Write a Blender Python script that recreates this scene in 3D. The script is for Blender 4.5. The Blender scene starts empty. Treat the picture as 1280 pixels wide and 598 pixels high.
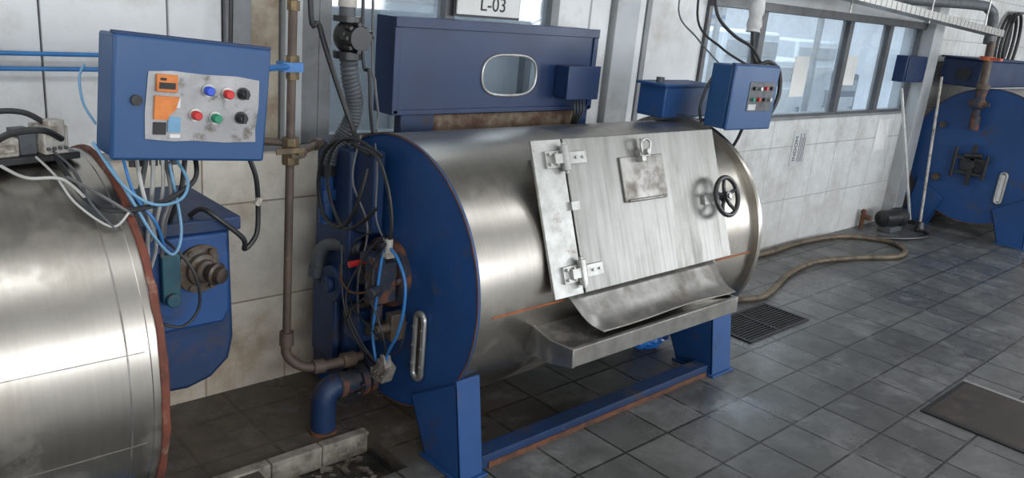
import bpy, bmesh, math, random
from mathutils import Vector, Matrix, noise
random.seed(4)
SC=bpy.context.scene
COL=SC.collection
V=Vector

# ------------------------------------------------------------------ materials
def nt(name):
    m=bpy.data.materials.new(name); m.use_nodes=True
    t=m.node_tree; b=t.nodes['Principled BSDF']
    return m,t,t.nodes,t.links,b
def ramp(N,L,src,p0,p1,c0=(0,0,0,1),c1=(1,1,1,1)):
    r=N.new('ShaderNodeValToRGB'); e=r.color_ramp.elements
    e[0].position=p0; e[1].position=p1; e[0].color=c0; e[1].color=c1
    L.new(src,r.inputs[0]); return r.outputs[0]
def mixc(N,L,f,a,b,mode='MIX'):
    m=N.new('ShaderNodeMix'); m.data_type='RGBA'; m.blend_type=mode
    for s,i in((f,0),(a,6),(b,7)):
        if hasattr(s,'links'): L.new(s,m.inputs[i])
        elif i==0: m.inputs[0].default_value=s
        else: m.inputs[i].default_value=tuple(s)+((1,) if len(s)==3 else ())
    return m.outputs[2]
def math_(N,L,op,a,b=None,clamp=False):
    m=N.new('ShaderNodeMath'); m.operation=op; m.use_clamp=clamp
    for i,s in enumerate((a,b)):
        if s is None: continue
        if hasattr(s,'links'): L.new(s,m.inputs[i])
        else: m.inputs[i].default_value=s
    return m.outputs[0]
def noise_(N,L,vec,scale,detail=4,rough=.6):
    n=N.new('ShaderNodeTexNoise'); n.inputs['Scale'].default_value=scale
    n.inputs['Detail'].default_value=detail; n.inputs['Roughness'].default_value=rough
    L.new(vec,n.inputs['Vector']); return n.outputs['Fac']
def pm(name,c1,c2=None,rough=.5,metal=0,scale=8,ms=(1,1,1),bump=0,dirt=None,dt=(.55,.7),ds=3,drough=.8,rvar=.12,bs=None,spec=None,dms=None,grime=None,chip=None):
    m,t,N,L,b=nt(name)
    tc=N.new('ShaderNodeTexCoord'); mp=N.new('ShaderNodeMapping'); mp.inputs['Scale'].default_value=ms
    L.new(tc.outputs['Object'],mp.inputs[0])
    f=noise_(N,L,mp.outputs[0],scale)
    c2=c2 or tuple(x*.7 for x in c1)
    col=mixc(N,L,ramp(N,L,f,.35,.65),c1,c2)
    rr=math_(N,L,'ADD',math_(N,L,'MULTIPLY',f,rvar*2),rough-rvar)
    if grime:   # broad smoky variation
        g=noise_(N,L,tc.outputs['Object'],grime[0],6,.65)
        col=mixc(N,L,grime[1],col,ramp(N,L,g,.3,.7,(.35,.34,.32,1),(1.1,1.1,1.1,1)),'MULTIPLY')
        rr=math_(N,L,'ADD',rr,math_(N,L,'MULTIPLY',g,.12))
    if chip:   # small pale paint chips and scratches
        cn=ramp(N,L,noise_(N,L,tc.outputs['Object'],chip[1],10,.8),chip[2],chip[2]+.03)
        col=mixc(N,L,cn,col,chip[0])
    if dirt:
        dv=tc.outputs['Object']
        if dms:
            m2=N.new('ShaderNodeMapping'); m2.inputs['Scale'].default_value=dms; L.new(dv,m2.inputs[0]); dv=m2.outputs[0]
        d=ramp(N,L,noise_(N,L,dv,ds,8,.7),dt[0],dt[1])
        col=mixc(N,L,d,col,dirt)
        mm=N.new('ShaderNodeMix'); mm.data_type='FLOAT'; L.new(d,mm.inputs[0]); L.new(rr,mm.inputs[2]); mm.inputs[3].default_value=drough
        rr=mm.outputs[0]
        if metal:
            L.new(math_(N,L,'SUBTRACT',metal,math_(N,L,'MULTIPLY',d,metal*.7)),b.inputs['Metallic'])
    if metal and not dirt: b.inputs['Metallic'].default_value=metal
    L.new(col,b.inputs['Base Color']); L.new(rr,b.inputs['Roughness'])
    if spec is not None: b.inputs['Specular IOR Level'].default_value=spec
    if bump:
        bn=N.new('ShaderNodeBump'); bn.inputs['Strength'].default_value=bump; bn.inputs['Distance'].default_value=.01
        fb=f if bs is None else noise_(N,L,tc.outputs['Object'],bs)
        L.new(fb,bn.inputs['Height']); L.new(bn.outputs[0],b.inputs['Normal'])
    return m
STEEL=pm('brushed_steel',(.52,.49,.44),(.475,.445,.40),rough=.25,metal=1,scale=4,ms=(26,1.2,1.2),rvar=.03,dirt=(.26,.22,.165),dt=(.52,.88),ds=3.5,drough=.5,grime=(1.4,.35))
STEELD=pm('door_steel',(.32,.316,.30),(.265,.262,.248),rough=.36,metal=1,scale=3,ms=(24,.8,.8),rvar=.04,dirt=(.15,.14,.12),dt=(.50,.84),ds=4,drough=.5,dms=(3,.6,.6),grime=(3,.4))
STEELG=pm('weathered_steel',(.34,.33,.31),(.21,.205,.19),rough=.42,metal=.9,scale=10,dirt=(.14,.11,.085),dt=(.50,.74),ds=8)
GALV=pm('galvanised_steel',(.48,.48,.46),(.36,.36,.34),rough=.4,metal=.8,scale=20,dirt=(.24,.17,.11),dt=(.60,.76),ds=12)
BLUE=pm('blue_enamel_paint',(.014,.076,.245),(.010,.056,.185),rough=.42,scale=5,bump=.08,bs=30,dirt=(.055,.045,.042),dt=(.57,.74),ds=7,grime=(2.5,.6),chip=((.18,.23,.30),10,.64))
BLUED=pm('dark_blue_paint',(.009,.036,.115),(.007,.026,.080),rough=.45,scale=5,bump=.08,bs=30,dirt=(.050,.035,.025),dt=(.54,.7),ds=8,grime=(3,.4),chip=((.15,.16,.18),12,.65))
BLUEN=pm('navy_sheet_paint',(.009,.028,.088),(.007,.021,.066),rough=.38,scale=4,dirt=(.05,.05,.06),dt=(.64,.8),ds=9,chip=((.18,.18,.2),13,.67))
BLUEB=pm('control_box_blue',(.018,.078,.215),(.015,.064,.175),rough=.38,scale=4,dirt=(.08,.09,.11),dt=(.62,.76),ds=14,grime=(4,.35),chip=((.22,.26,.32),12,.66))
RUST=pm('rust',(.15,.055,.025),(.06,.03,.02),rough=.85,scale=18,bump=.3)
SEAM=pm('orange_rust_line',(.34,.10,.03),(.22,.07,.03),rough=.8,scale=30)
HUBM=pm('rusted_blue_iron',(.02,.035,.06),(.03,.025,.025),rough=.6,scale=14,bump=.3,dirt=(.18,.065,.028),dt=(.50,.62),ds=11)
RUSTR=pm('rust_red_rim',(.17,.045,.026),(.09,.03,.018),rough=.8,scale=12,bump=.3,dirt=(.24,.16,.11),dt=(.55,.68),ds=16)
PIPEB=pm('dull_brown_pipe',(.105,.072,.052),(.065,.046,.036),rough=.6,scale=9,bump=.2,dirt=(.20,.155,.11),dt=(.58,.72),ds=12)
BRASS=pm('tarnished_brass',(.19,.135,.07),(.11,.085,.055),rough=.5,metal=.6,scale=20,dirt=(.07,.06,.045),dt=(.48,.7),ds=20)
GREASE=pm('greasy_iron',(.075,.055,.040),(.035,.028,.022),rough=.4,metal=.4,scale=20,bump=.2)
HUBG=pm('dirty_iron_hub',(.12,.105,.09),(.065,.055,.045),rough=.5,metal=.5,scale=20,bump=.2,dirt=(.08,.05,.03),dt=(.44,.60),ds=20)
BLACK=pm('black_rubber',(.012,.012,.013),(.02,.02,.02),rough=.45,scale=10)
BLKP=pm('black_plastic',(.015,.015,.017),(.025,.025,.025),rough=.32,scale=10)
GREYP=pm('grey_plastic',(.085,.095,.105),(.06,.067,.075),rough=.5,scale=14,dirt=(.06,.05,.04),dt=(.55,.7),ds=10)
WHITEP=pm('off_white_plastic',(.50,.48,.43),(.36,.34,.30),rough=.5,scale=14,dirt=(.16,.12,.08),dt=(.5,.66),ds=18)
DIRTYW=pm('grubby_plastic',(.24,.225,.195),(.14,.125,.105),rough=.6,scale=24,dirt=(.07,.05,.035),dt=(.45,.6),ds=24)
WIREW=pm('white_wire',(.45,.45,.42),rough=.5)
WIREB=pm('blue_hose',(.04,.19,.46),(.03,.14,.36),rough=.35)
WIREC=pm('pale_blue_wire',(.16,.34,.52),rough=.4)
WIREG=pm('grey_wire',(.13,.13,.13),rough=.5)
PANEL=pm('white_panel',(.70,.715,.72),(.62,.635,.64),rough=.35,scale=2,dirt=(.44,.41,.36),dt=(.54,.80),ds=2.6,grime=(1.2,.25))
PANELG=pm('grey_panel',(.44,.46,.47),(.36,.38,.39),rough=.4,scale=2,dirt=(.27,.24,.21),dt=(.50,.78),ds=3)
FRAMEG=pm('grey_frame',(.20,.21,.22),(.15,.16,.165),rough=.45,scale=4,dirt=(.12,.09,.065),dt=(.53,.8),ds=6)
FRAMEW=pm('metal_window_frame',(.11,.113,.118),(.075,.078,.08),rough=.4,metal=.3,scale=6,dirt=(.08,.065,.05),dt=(.55,.75),ds=7)
CREAM=pm('cream_panel',(.42,.37,.29),(.31,.265,.20),rough=.55,scale=4,dirt=(.20,.135,.08),dt=(.46,.70),ds=5)
CONC=pm('stained_concrete',(.33,.30,.255),(.19,.17,.14),rough=.8,scale=8,bump=.3,dirt=(.065,.050,.036),dt=(.47,.66),ds=9)
PIT=pm('wet_channel',(.045,.045,.042),(.022,.022,.020),rough=.3,scale=10,bump=.4,dirt=(.085,.062,.042),dt=(.48,.65),ds=12,drough=.6)
HATCH=pm('brown_hatch_plate',(.030,.024,.021),(.046,.036,.030),rough=.5,metal=.3,scale=7,bump=.15,dirt=(.075,.05,.034),dt=(.55,.7),ds=6)
GRATE=pm('black_iron',(.008,.008,.008),(.014,.013,.012),rough=.5,metal=.3,scale=10)
HOSE=pm('tan_hose',(.13,.092,.052),(.085,.064,.04),rough=.5,scale=12,dirt=(.05,.04,.03),dt=(.5,.65),ds=14)
WHITEM=pm('white_machine_enamel',(.72,.75,.77),(.62,.66,.69),rough=.3,scale=2)
INSUL=pm('white_pipe_wrap',(.62,.63,.62),(.42,.42,.40),rough=.7,scale=10,bump=.4)
PAPER=pm('paper_white',(.68,.68,.66),(.58,.58,.56),rough=.7,scale=6)
PAPERG=pm('paper_grey',(.46,.47,.48),(.38,.39,.40),rough=.7,scale=12)
INK=pm('black_ink',(.02,.02,.02),rough=.6)
ORNG=pm('orange_sticker',(.62,.19,.03),(.48,.13,.02),rough=.5,scale=20)
CPLATE=pm('scratched_panel_plate',(.34,.34,.34),(.26,.26,.26),rough=.4,metal=.4,scale=12,dirt=(.13,.105,.085),dt=(.54,.66),ds=18)
RED=pm('red_button',(.55,.03,.03),rough=.3); GREEN=pm('green_button',(.02,.26,.14),rough=.3); BLB=pm('blue_button',(.03,.09,.6),rough=.3)
BLUEBAG=pm('blue_plastic',(.02,.17,.58),(.02,.12,.42),rough=.3,scale=12)
CEIL=pm('ceiling_paint',(.45,.45,.44),rough=.8)
BRUST=pm('rusty_beige_plate',(.18,.145,.10),(.10,.07,.045),rough=.7,scale=9,dirt=(.07,.032,.02),dt=(.45,.62),ds=12)
TEAL=pm('teal_paint',(.02,.09,.11),(.01,.05,.08),rough=.5,scale=15,dirt=(.08,.05,.03),dt=(.5,.65),ds=18)

def glass_mat():
    m,t,N,L,b=nt('window_glass'); N.remove(b)
    tr=N.new('ShaderNodeBsdfTransparent'); gl=N.new('ShaderNodeBsdfGlossy'); gl.inputs['Roughness'].default_value=.05
    df=N.new('ShaderNodeBsdfDiffuse'); df.inputs[0].default_value=(.50,.56,.61,1)
    mx=N.new('ShaderNodeMixShader'); mx.inputs[0].default_value=.12
    m2=N.new('ShaderNodeMixShader')
    tc=N.new('ShaderNodeTexCoord'); L.new(ramp(N,L,noise_(N,L,tc.outputs['Object'],3,6,.7),.3,.75,(.08,.08,.08,1),(.28,.28,.28,1)),m2.inputs[0])
    tr.inputs[0].default_value=(.82,.88,.93,1)
    L.new(tr.outputs[0],mx.inputs[1]); L.new(gl.outputs[0],mx.inputs[2]); L.new(mx.outputs[0],m2.inputs[1]); L.new(df.outputs[0],m2.inputs[2]); L.new(m2.outputs[0],N['Material Output'].inputs[0]); return m
GLASS=glass_mat()
def tile_mat(name,plane,w,h,c1,c2,grout,mort,rough,dirtc,dds=1.2,dth=(.5,.75),bump=.3,floor=False,ox=0,oy=0,off=0,zones=False):
    m,t,N,L,b=nt(name)
    tc=N.new('ShaderNodeTexCoord'); sx=N.new('ShaderNodeSeparateXYZ'); L.new(tc.outputs['Object'],sx.inputs[0])
    cb=N.new('ShaderNodeCombineXYZ'); o=sx.outputs
    a,c={'xy':(0,1),'xz':(0,2),'yz':(1,2)}[plane]
    L.new(math_(N,L,'ADD',o[a],10+ox),cb.inputs[0]); L.new(math_(N,L,'ADD',o[c],10+oy),cb.inputs[1])
    bk=N.new('ShaderNodeTexBrick'); bk.offset=off; bk.squash=1; L.new(cb.outputs[0],bk.inputs['Vector'])
    bk.inputs['Scale'].default_value=1; bk.inputs['Brick Width'].default_value=w; bk.inputs['Row Height'].default_value=h
    bk.inputs['Mortar Size'].default_value=mort; bk.inputs['Mortar Smooth'].default_value=.25
    bk.inputs['Color1'].default_value=c1+(1,); bk.inputs['Color2'].default_value=c2+(1,); bk.inputs['Mortar'].default_value=grout+(1,)
    col=bk.outputs['Color']
    n1=noise_(N,L,tc.outputs['Object'],dds,8,.7)
    d=ramp(N,L,n1,dth[0],dth[1])
    if floor: d=math_(N,L,'MULTIPLY',d,math_(N,L,'SUBTRACT',1.0,math_(N,L,'MULTIPLY',bk.outputs['Fac'],.8)))
    if zones:   # strong brown staining near the machines, paler and cleaner further along
        zx=ramp(N,L,math_(N,L,'MULTIPLY',o[0],.1),.18,.36)
        dirtc=mixc(N,L,zx,dirtc,(.40,.385,.35))
        col=mixc(N,L,zx,col,mixc(N,L,bk.outputs['Fac'],(.60,.61,.60),(.34,.34,.33)))
    col=mixc(N,L,d,col,dirtc)
    n2=noise_(N,L,tc.outputs['Object'],11,8,.75)
    col=mixc(N,L,.7 if floor else .4,col,ramp(N,L,n2,.25,.75,(.42,.42,.42,1),(1.2,1.2,1.2,1)),'MULTIPLY')
    if floor:
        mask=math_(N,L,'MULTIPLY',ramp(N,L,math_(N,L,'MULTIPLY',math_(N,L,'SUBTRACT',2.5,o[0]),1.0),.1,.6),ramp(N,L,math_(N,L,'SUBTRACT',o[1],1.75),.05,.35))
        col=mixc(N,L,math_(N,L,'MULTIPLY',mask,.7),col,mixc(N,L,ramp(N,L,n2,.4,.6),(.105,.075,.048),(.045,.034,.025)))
        sc=ramp(N,L,noise_(N,L,tc.outputs['Object'],3.8,9,.82),.52,.66,(0,0,0,1),(.5,.5,.5,1))
        col=mixc(N,L,sc,col,(.22,.222,.215))
        rr=ramp(N,L,noise_(N,L,tc.outputs['Object'],1.5,6,.7),.38,.60,(.20,.20,.20,1),(.52,.52,.52,1))
        rr=mixc(N,L,sc,rr,(.75,.75,.75))
        L.new(rr,b.inputs['Roughness'])
    else:
        g=ramp(N,L,o[2],.0,.6,(1,1,1,1),(0,0,0,1))
        gn=math_(N,L,'MULTIPLY',g,ramp(N,L,n1,.3,.6))
        col=mixc(N,L,math_(N,L,'MULTIPLY',gn,.75),col,dirtc)
        if zones:   # vertical drip streaks
            mp=N.new('ShaderNodeMapping'); mp.inputs['Scale'].default_value=(9,1,.7); L.new(tc.outputs['Object'],mp.inputs[0])
            st=ramp(N,L,noise_(N,L,mp.outputs[0],1.5,6,.7),.56,.72,(0,0,0,1),(.45,.45,.45,1))
            col=mixc(N,L,st,col,dirtc)
        b.inputs['Roughness'].default_value=rough
    L.new(col,b.inputs['Base Color'])
    bn=N.new('ShaderNodeBump'); bn.inputs['Strength'].default_value=bump; bn.inputs['Distance'].default_value=.006
    hh=math_(N,L,'ADD',math_(N,L,'MULTIPLY',bk.outputs['Fac'],-1),math_(N,L,'MULTIPLY',n2,.4))
    L.new(hh,bn.inputs['Height']); L.new(bn.outputs[0],b.inputs['Normal'])
    return m
FLOORM=tile_mat('grey_floor_tiles','xy',.26,.26,(.084,.086,.084),(.138,.140,.137),(.018,.018,.017),.006,.35,(.052,.053,.051),dds=1.6,dth=(.42,.72),floor=True,oy=.12,bump=.35)
WALLM=tile_mat('cream_wall_tiles','xz',.33,.40,(.68,.64,.555),(.61,.57,.49),(.28,.235,.18),.004,.35,(.34,.245,.155),dds=2.4,dth=(.50,.74),bump=.15,ox=.1,oy=.03,zones=True)
WALLW=tile_mat('white_wall_tiles','xz',.2,.2,(.70,.71,.70),(.66,.67,.66),(.35,.35,.34),.004,.3,(.48,.46,.42),dds=1.5,bump=.1)
WALLY=tile_mat('white_end_wall_tiles','yz',.2,.2,(.70,.71,.70),(.66,.67,.66),(.35,.35,.34),.004,.3,(.48,.46,.42),dds=1.5,bump=.1)

# ------------------------------------------------------------------ mesh helpers
M=Matrix.Identity(4)
def tv(p): return M@V(p)
def bx(bm,c,s,rot=None):
    R=rot.to_4x4() if rot else Matrix.Identity(4)
    v=[bm.verts.new(M@(Matrix.Translation(c)@R@V((i*s[0]/2,j*s[1]/2,k*s[2]/2)))) for i in(-1,1) for j in(-1,1) for k in(-1,1)]
    for f in((0,1,3,2),(4,6,7,5),(0,4,5,1),(2,3,7,6),(0,2,6,4),(1,5,7,3)): bm.faces.new([v[i] for i in f])
def bb(bm,x0,x1,y0,y1,z0,z1): bx(bm,((x0+x1)/2,(y0+y1)/2,(z0+z1)/2),(x1-x0,y1-y0,z1-z0))
def frame_of(d):
    d=d.normalized(); a=V((0,0,1)) if abs(d.z)<.9 else V((1,0,0))
    u=d.cross(a).normalized(); return u,d.cross(u).normalized()
def rev(bm,o,ax,prof,seg=32,cap0=True,cap1=True):
    o=V(o); ax=V(ax).normalized(); u,w=frame_of(ax); rings=[]
    for t,r in prof:
        rings.append([bm.verts.new(M@(o+ax*t+(u*math.cos(a)+w*math.sin(a))*r)) for a in [2*math.pi*i/seg for i in range(seg)]])
    for a,b in zip(rings,rings[1:]):
        for i in range(seg): bm.faces.new((a[i],a[(i+1)%seg],b[(i+1)%seg],b[i]))
    if cap0: bm.faces.new(rings[0][::-1])
    if cap1: bm.faces.new(rings[-1])
def cy(bm,p0,p1,r,r2=None,seg=20):
    p0=V(p0);p1=V(p1); rev(bm,p0,p1-p0,[(0,r),((p1-p0).length,r if r2 is None else r2)],seg)
def cat(pts,n=8,closed=False):
    P=[V(p) for p in pts]; out=[]
    m=len(P)
    rng=range(m) if closed else range(m-1)
    for i in rng:
        if closed: a,b,c,d=P[(i-1)%m],P[i],P[(i+1)%m],P[(i+2)%m]
        else: a,b,c,d=P[max(i-1,0)],P[i],P[i+1],P[min(i+2,m-1)]
        for k in range(n):
            t=k/n; out.append(.5*((2*b)+(-a+c)*t+(2*a-5*b+4*c-d)*t*t+(-a+3*b-3*c+d)*t**3))
    if not closed: out.append(P[-1])
    return out
def tube(bm,pts,r,seg=10,closed=False,n=8,rf=None):
    P=cat(pts,n,closed) if n>1 else [V(p) for p in pts]
    m=len(P); rings=[]; u=None
    for i,p in enumerate(P):
        d=(P[(i+1)%m]-P[(i-1)%m]) if closed else (P[min(i+1,m-1)]-P[max(i-1,0)])
        d.normalize()
        if u is None: u,_=frame_of(d)
        u=(u-d*u.dot(d)).normalized(); w=d.cross(u)
        rr=r*(rf(i) if rf else 1)
        rings.append([bm.verts.new(M@(p+(u*math.cos(a)+w*math.sin(a))*rr)) for a in [2*math.pi*k/seg for k in range(seg)]])
    for i in range(m if closed else m-1):
        a,b=rings[i],rings[(i+1)%m]
        for k in range(seg): bm.faces.new((a[k],a[(k+1)%seg],b[(k+1)%seg],b[k]))
    if not closed: bm.faces.new(rings[0][::-1]); bm.faces.new(rings[-1])
def prism(bm,poly,ax,a,b):
    def P(u,w,t): return {'x':(t,u,w),'y':(u,t,w),'z':(u,w,t)}[ax]
    A=[bm.verts.new(tv(P(u,w,a))) for u,w in poly]; B=[bm.verts.new(tv(P(u,w,b))) for u,w in poly]
    n=len(poly)
    for i in range(n): bm.faces.new((A[i],A[(i+1)%n],B[(i+1)%n],B[i]))
    bm.faces.new(A[::-1]); bm.faces.new(B)
def sph(bm,c,r,sc=(1,1,1),seg=16):
    bmesh.ops.create_uvsphere(bm,u_segments=seg,v_segments=seg//2+2,radius=r,matrix=M@Matrix.Translation(c)@Matrix.Diagonal((*sc,1)))
def NB(): return bmesh.new()
def islands(bm):
    bm.verts.ensure_lookup_table(); seen=set(); out=[]
    for v in bm.verts:
        if v.index in seen: continue
        st=[v]; seen.add(v.index); comp=set()
        while st:
            q=st.pop(); comp.add(q.index)
            for e in q.link_edges:
                o=e.other_vert(q)
                if o.index not in seen: seen.add(o.index); st.append(o)
        out.append(comp)
    return out
def fin(bm,name,mat,parent=None,bev=0,smooth=True,split=False,**kw):
    bmesh.ops.recalc_face_normals(bm,faces=bm.faces[:])
    if split:
        bm.verts.index_update(); comps=islands(bm)
        if len(comps)>1:
            last=None
            for c in comps:
                b2=bm.copy(); b2.verts.ensure_lookup_table()
                bmesh.ops.delete(b2,geom=[v for v in b2.verts if v.index not in c],context='VERTS')
                last=fin(b2,name,mat,parent,bev,smooth,False,**kw)
            bm.free(); return last
    me=bpy.data.meshes.new(name); bm.to_mesh(me); bm.free()
    me.materials.append(mat)
    if smooth:
        for p in me.polygons: p.use_smooth=True
        me.set_sharp_from_angle(angle=math.radians(38))
    o=bpy.data.objects.new(name,me); COL.objects.link(o)
    if bev:
        md=o.modifiers.new('bevel','BEVEL'); md.width=bev; md.segments=2; md.limit_method='ANGLE'; md.angle_limit=math.radians(40); md.harden_normals=False
    if parent:
        o.parent=parent; o.matrix_parent_inverse=parent.matrix_basis.inverted()
    for k,v in kw.items(): o[k]=v
    return o
def root(name,loc,label,cat_,**kw):
    e=bpy.data.objects.new(name,None); e.empty_display_size=.1; e.location=loc; COL.objects.link(e)
    e['label']=label; e['category']=cat_
    for k,v in kw.items(): e[k]=v
    return e
def text(body,size,mat,mtx,parent,name='lettering',ext=.0006):
    c=bpy.data.curves.new(name,'FONT'); c.body=body; c.size=size; c.align_x='CENTER'; c.align_y='CENTER'; c.extrude=ext
    o=bpy.data.objects.new(name,c); COL.objects.link(o)
    dg=bpy.context.evaluated_depsgraph_get(); me=bpy.data.meshes.new_from_object(o.evaluated_get(dg))
    bpy.data.objects.remove(o); me.transform(mtx); me.materials.clear(); me.materials.append(mat)
    o=bpy.data.objects.new(name,me); COL.objects.link(o)
    if parent: o.parent=parent; o.matrix_parent_inverse=parent.matrix_basis.inverted()
    return o
def struct(bm,name,mat,label,bev=0,**k):
    o=fin(bm,name,mat,None,bev,smooth=False); o['kind']='structure'; o['label']=label; return o

# ------------------------------------------------------------------ room
bm=NB()   # floor with a channel opening
px0,px1,py0,py1=1.06,1.49,1.96,2.245
def slab(x0,x1,y0,y1): bb(bm,x0,x1,y0,y1,-.05,0)
slab(-3,px0,-5,7.5); slab(px1,11,-5,7.5); slab(px0,px1,-5,py0); slab(px0,px1,py1,7.5)
struct(bm,'floor',FLOORM,'worn dark grey square tiled floor, damp patches')
bm=NB(); bb(bm,px0-.02,px1+.02,py0-.02,py1+.02,-.12,-.08)
bb(bm,px0-.02,px0,py0,py1,-.08,-.05); bb(bm,px1,px1+.02,py0,py1,-.08,-.05); bb(bm,px0,px1,py0-.02,py0,-.08,-.05); bb(bm,px0,px1,py1,py1+.02,-.08,-.05)
struct(bm,'trim_1',PIT,'wet shallow drain channel sunk in the floor')
bm=NB()
for k in range(4): bb(bm,.72+.195*k,.912+.195*k,2.222,2.265,-.079,.008)
struct(bm,'trim_2',CONC,'pale worn tiled kerb along the drain channel',bev=.005)

YW=2.8
bm=NB(); bb(bm,-3,11,YW,2.94,0,.965)
struct(bm,'wall_back',WALLM,'stained cream tiled wall')
bm=NB(); bb(bm,-3,7.25,YW-.015,2.96,.965,.985)
struct(bm,'trim_3',FRAMEG,'grey sill on the tiled wall',bev=.003)
bm=NB(); 
xs=[-3,-.5,-.12,.26,.64,1.02]
for a,b in zip(xs,xs[1:]): bb(bm,a+.003,b-.003,YW+.01,2.88,.985,3.2)
struct(bm,'wall_upper',PANEL,'white wall panels with vertical seams',bev=.004)
def trimbox(n,x0,x1,y0,y1,z0,z1,mat,lab):
    bm=NB(); bb(bm,x0,x1,y0,y1,z0,z1); struct(bm,'trim_%d'%n,mat,lab,bev=.004)
trimbox(4,1.02,1.20,YW,2.9,.985,3.2,PANEL,'white upright panel')
trimbox(5,1.205,1.30,YW-.02,2.9,.985,3.2,FRAMEG,'grey steel door post')
trimbox(6,1.305,1.42,YW+.01,2.9,.985,3.2,CREAM,'stained cream panel strip')
trimbox(7,1.43,1.50,YW-.02,2.9,.985,3.2,PANELG,'grey steel post')
trimbox(8,1.505,1.58,YW,2.9,.985,3.2,FRAMEG,'grey steel frame')
trimbox(9,2.86,3.08,YW,2.9,.985,3.2,PANEL,'white panel strip')
trimbox(10,3.08,3.22,YW-.01,2.9,.985,3.2,PANEL,'white upright panel')
trimbox(11,3.24,3.42,YW-.04,2.95,.985,3.2,PANELG,'grey column')
trimbox(12,3.53,3.57,YW,2.9,.985,3.2,FRAMEG,'grey frame post')
trimbox(16,3.42,3.53,YW+.01,2.9,.985,3.2,PANEL,'white infill panel')
trimbox(13,3.57,4.10,YW+.02,2.9,.985,3.2,PANEL,'white partition panel')
trimbox(14,7.22,7.42,YW-.1,2.95,0,3.2,PANELG,'grey pillar at the end of the windows')
bm=NB(); bb(bm,7.42,11,YW,2.94,.965,3.2); struct(bm,'wall_side',WALLW,'white tiled wall')
bm=NB(); bb(bm,10.4,10.5,-5,YW,0,3.2); struct(bm,'wall_end',WALLY,'white tiled end wall')
bm=NB(); bb(bm,4.1,7.25,YW,2.92,1.70,3.2); struct(bm,'wall_transom',PANELG,'grey panel over the windows')
bm=NB(); bb(bm,-3,11,7.2,7.3,0,3.2); struct(bm,'wall_far',PANEL,'white wall of the adjoining room')
bm=NB(); bb(bm,-3.1,-3,-5,7.5,0,3.2); struct(bm,'wall_left',PANEL,'white side wall')
bm=NB(); bb(bm,-3,11,-5,7.5,3.2,3.3); struct(bm,'ceiling',CEIL,'plain painted ceiling')
bm=NB(); bb(bm,-3,11,-5.1,-5,0,1.0); bb(bm,-3,11,-5.1,-5,2.75,3.2)
for x in(-3,-.2,2.6,5.4,8.2,10.8): bb(bm,x,x+.2,-5.1,-5,1.0,2.75)
struct(bm,'wall_front',PANELG,'grey wall with a long band of windows')
def window(n,x0,x1,z0,z1,mat=FRAMEW,mull=(),t=.032):
    bm=NB(); y0,y1=YW+.0,2.86
    bb(bm,x0,x1,y0,y1,z0,z0+t*.6); bb(bm,x0,x1,y0,y1,z1-t,z1)
    bb(bm,x0,x0+t,y0,y1,z0+t*.6,z1-t); bb(bm,x1-t,x1,y0,y1,z0+t*.6,z1-t)
    for q in mull: bb(bm,q-t/2,q+t/2,y0,y1,z0+t*.6,z1-t)
    o=struct(bm,'window_%d'%n,mat,'framed window onto the adjoining room')
    bm=NB(); bb(bm,x0+t*.5,x1-t*.5,2.835,2.840,z0+.01,z1-.02)
    fin(bm,'pane',GLASS,o,smooth=False)
window(1,1.58,2.86,.985,2.1,FRAMEG,(2.2,),.05)
window(2,4.10,4.72,.985,1.70)
window(3,4.72,5.93,.985,1.70)
window(4,5.93,6.62,.985,1.70)
window(5,6.62,7.22,.985,1.70)
trimbox(15,4.1,7.25,YW-.03,2.80,1.665,1.72,FRAMEW,'metal rail over the windows')

def white_machine(x0,x1,y0,y1,h,label,blue=False,ring=False):
    r=root('washing_machine',((x0+x1)/2,(y0+y1)/2,0),label,'machine',group='machines in the adjoining room')
    bm=NB(); bb(bm,x0,x1,y0,y1,0,h); fin(bm,'body',BLUED if blue else WHITEM,r,.03)
    bm=NB(); bb(bm,x0+.05,x1-.05,y0-.015,y0+.01,h-.22,h-.08); fin(bm,'control_panel',PANELG,r,.004)
    bm=NB(); bb(bm,x0+.10,x1-.10,y0-.02,y0+.01,.25,h-.30); fin(bm,'front_door',PANEL,r,.01)
    bm=NB(); cy(bm,(x1-.17,y0-.05,h*.45),(x1-.17,y0-.05,h*.6),.012); cy(bm,(x1-.17,y0-.05,h*.46),(x1-.17,y0-.01,h*.46),.008); cy(bm,(x1-.17,y0-.05,h*.59),(x1-.17,y0-.01,h*.59),.008); fin(bm,'handle',STEELG,r)
    return r
white_machine(4.95,5.75,4.2,5.0,1.30,'white enamel machine beyond the window')
white_machine(6.0,6.9,3.9,4.8,1.52,'tall white enamel machine with flat door')
white_machine(7.5,8.5,4.4,5.4,1.25,'low white enamel machine behind the window glass')
white_machine(8.9,9.9,4.8,5.7,1.45,'tall white enamel cabinet machine beyond the glass')
white_machine(10.0,10.9,4.9,5.8,1.05,'blue painted machine behind the glass',blue=True)
white_machine(2.25,3.62,3.45,4.3,1.75,'plain white machine casing behind the guard')
bm=NB(); bb(bm,3.18,3.23,3.34,3.39,0,1.45); o=fin(bm,'post',FRAMEG); o['label']='slim dark steel post before a white machine'; o['category']='post'
for (p,q,r_) in(((4.2,7.17,1.62),(10.9,7.17,1.62),.03),((4.2,7.18,1.48),(10.9,7.18,1.48),.02),((5.4,3.6,0),(5.4,3.6,3.1),.025),((7.2,3.7,0),(7.2,3.7,3.1),.03)):
    bm=NB(); cy(bm,p,q,r_); o=fin(bm,'water_pipe',WIREB if p[2]>0 else GALV); o['label']='blue pipe run along the adjoining room wall' if p[2]>0 else 'bright metal upright pipe in the adjoining room'; o['category']='pipe'
sg=root('code_sign',(2.38,2.76,1.5),'white plate with black code letters above the guard','sign')
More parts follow.
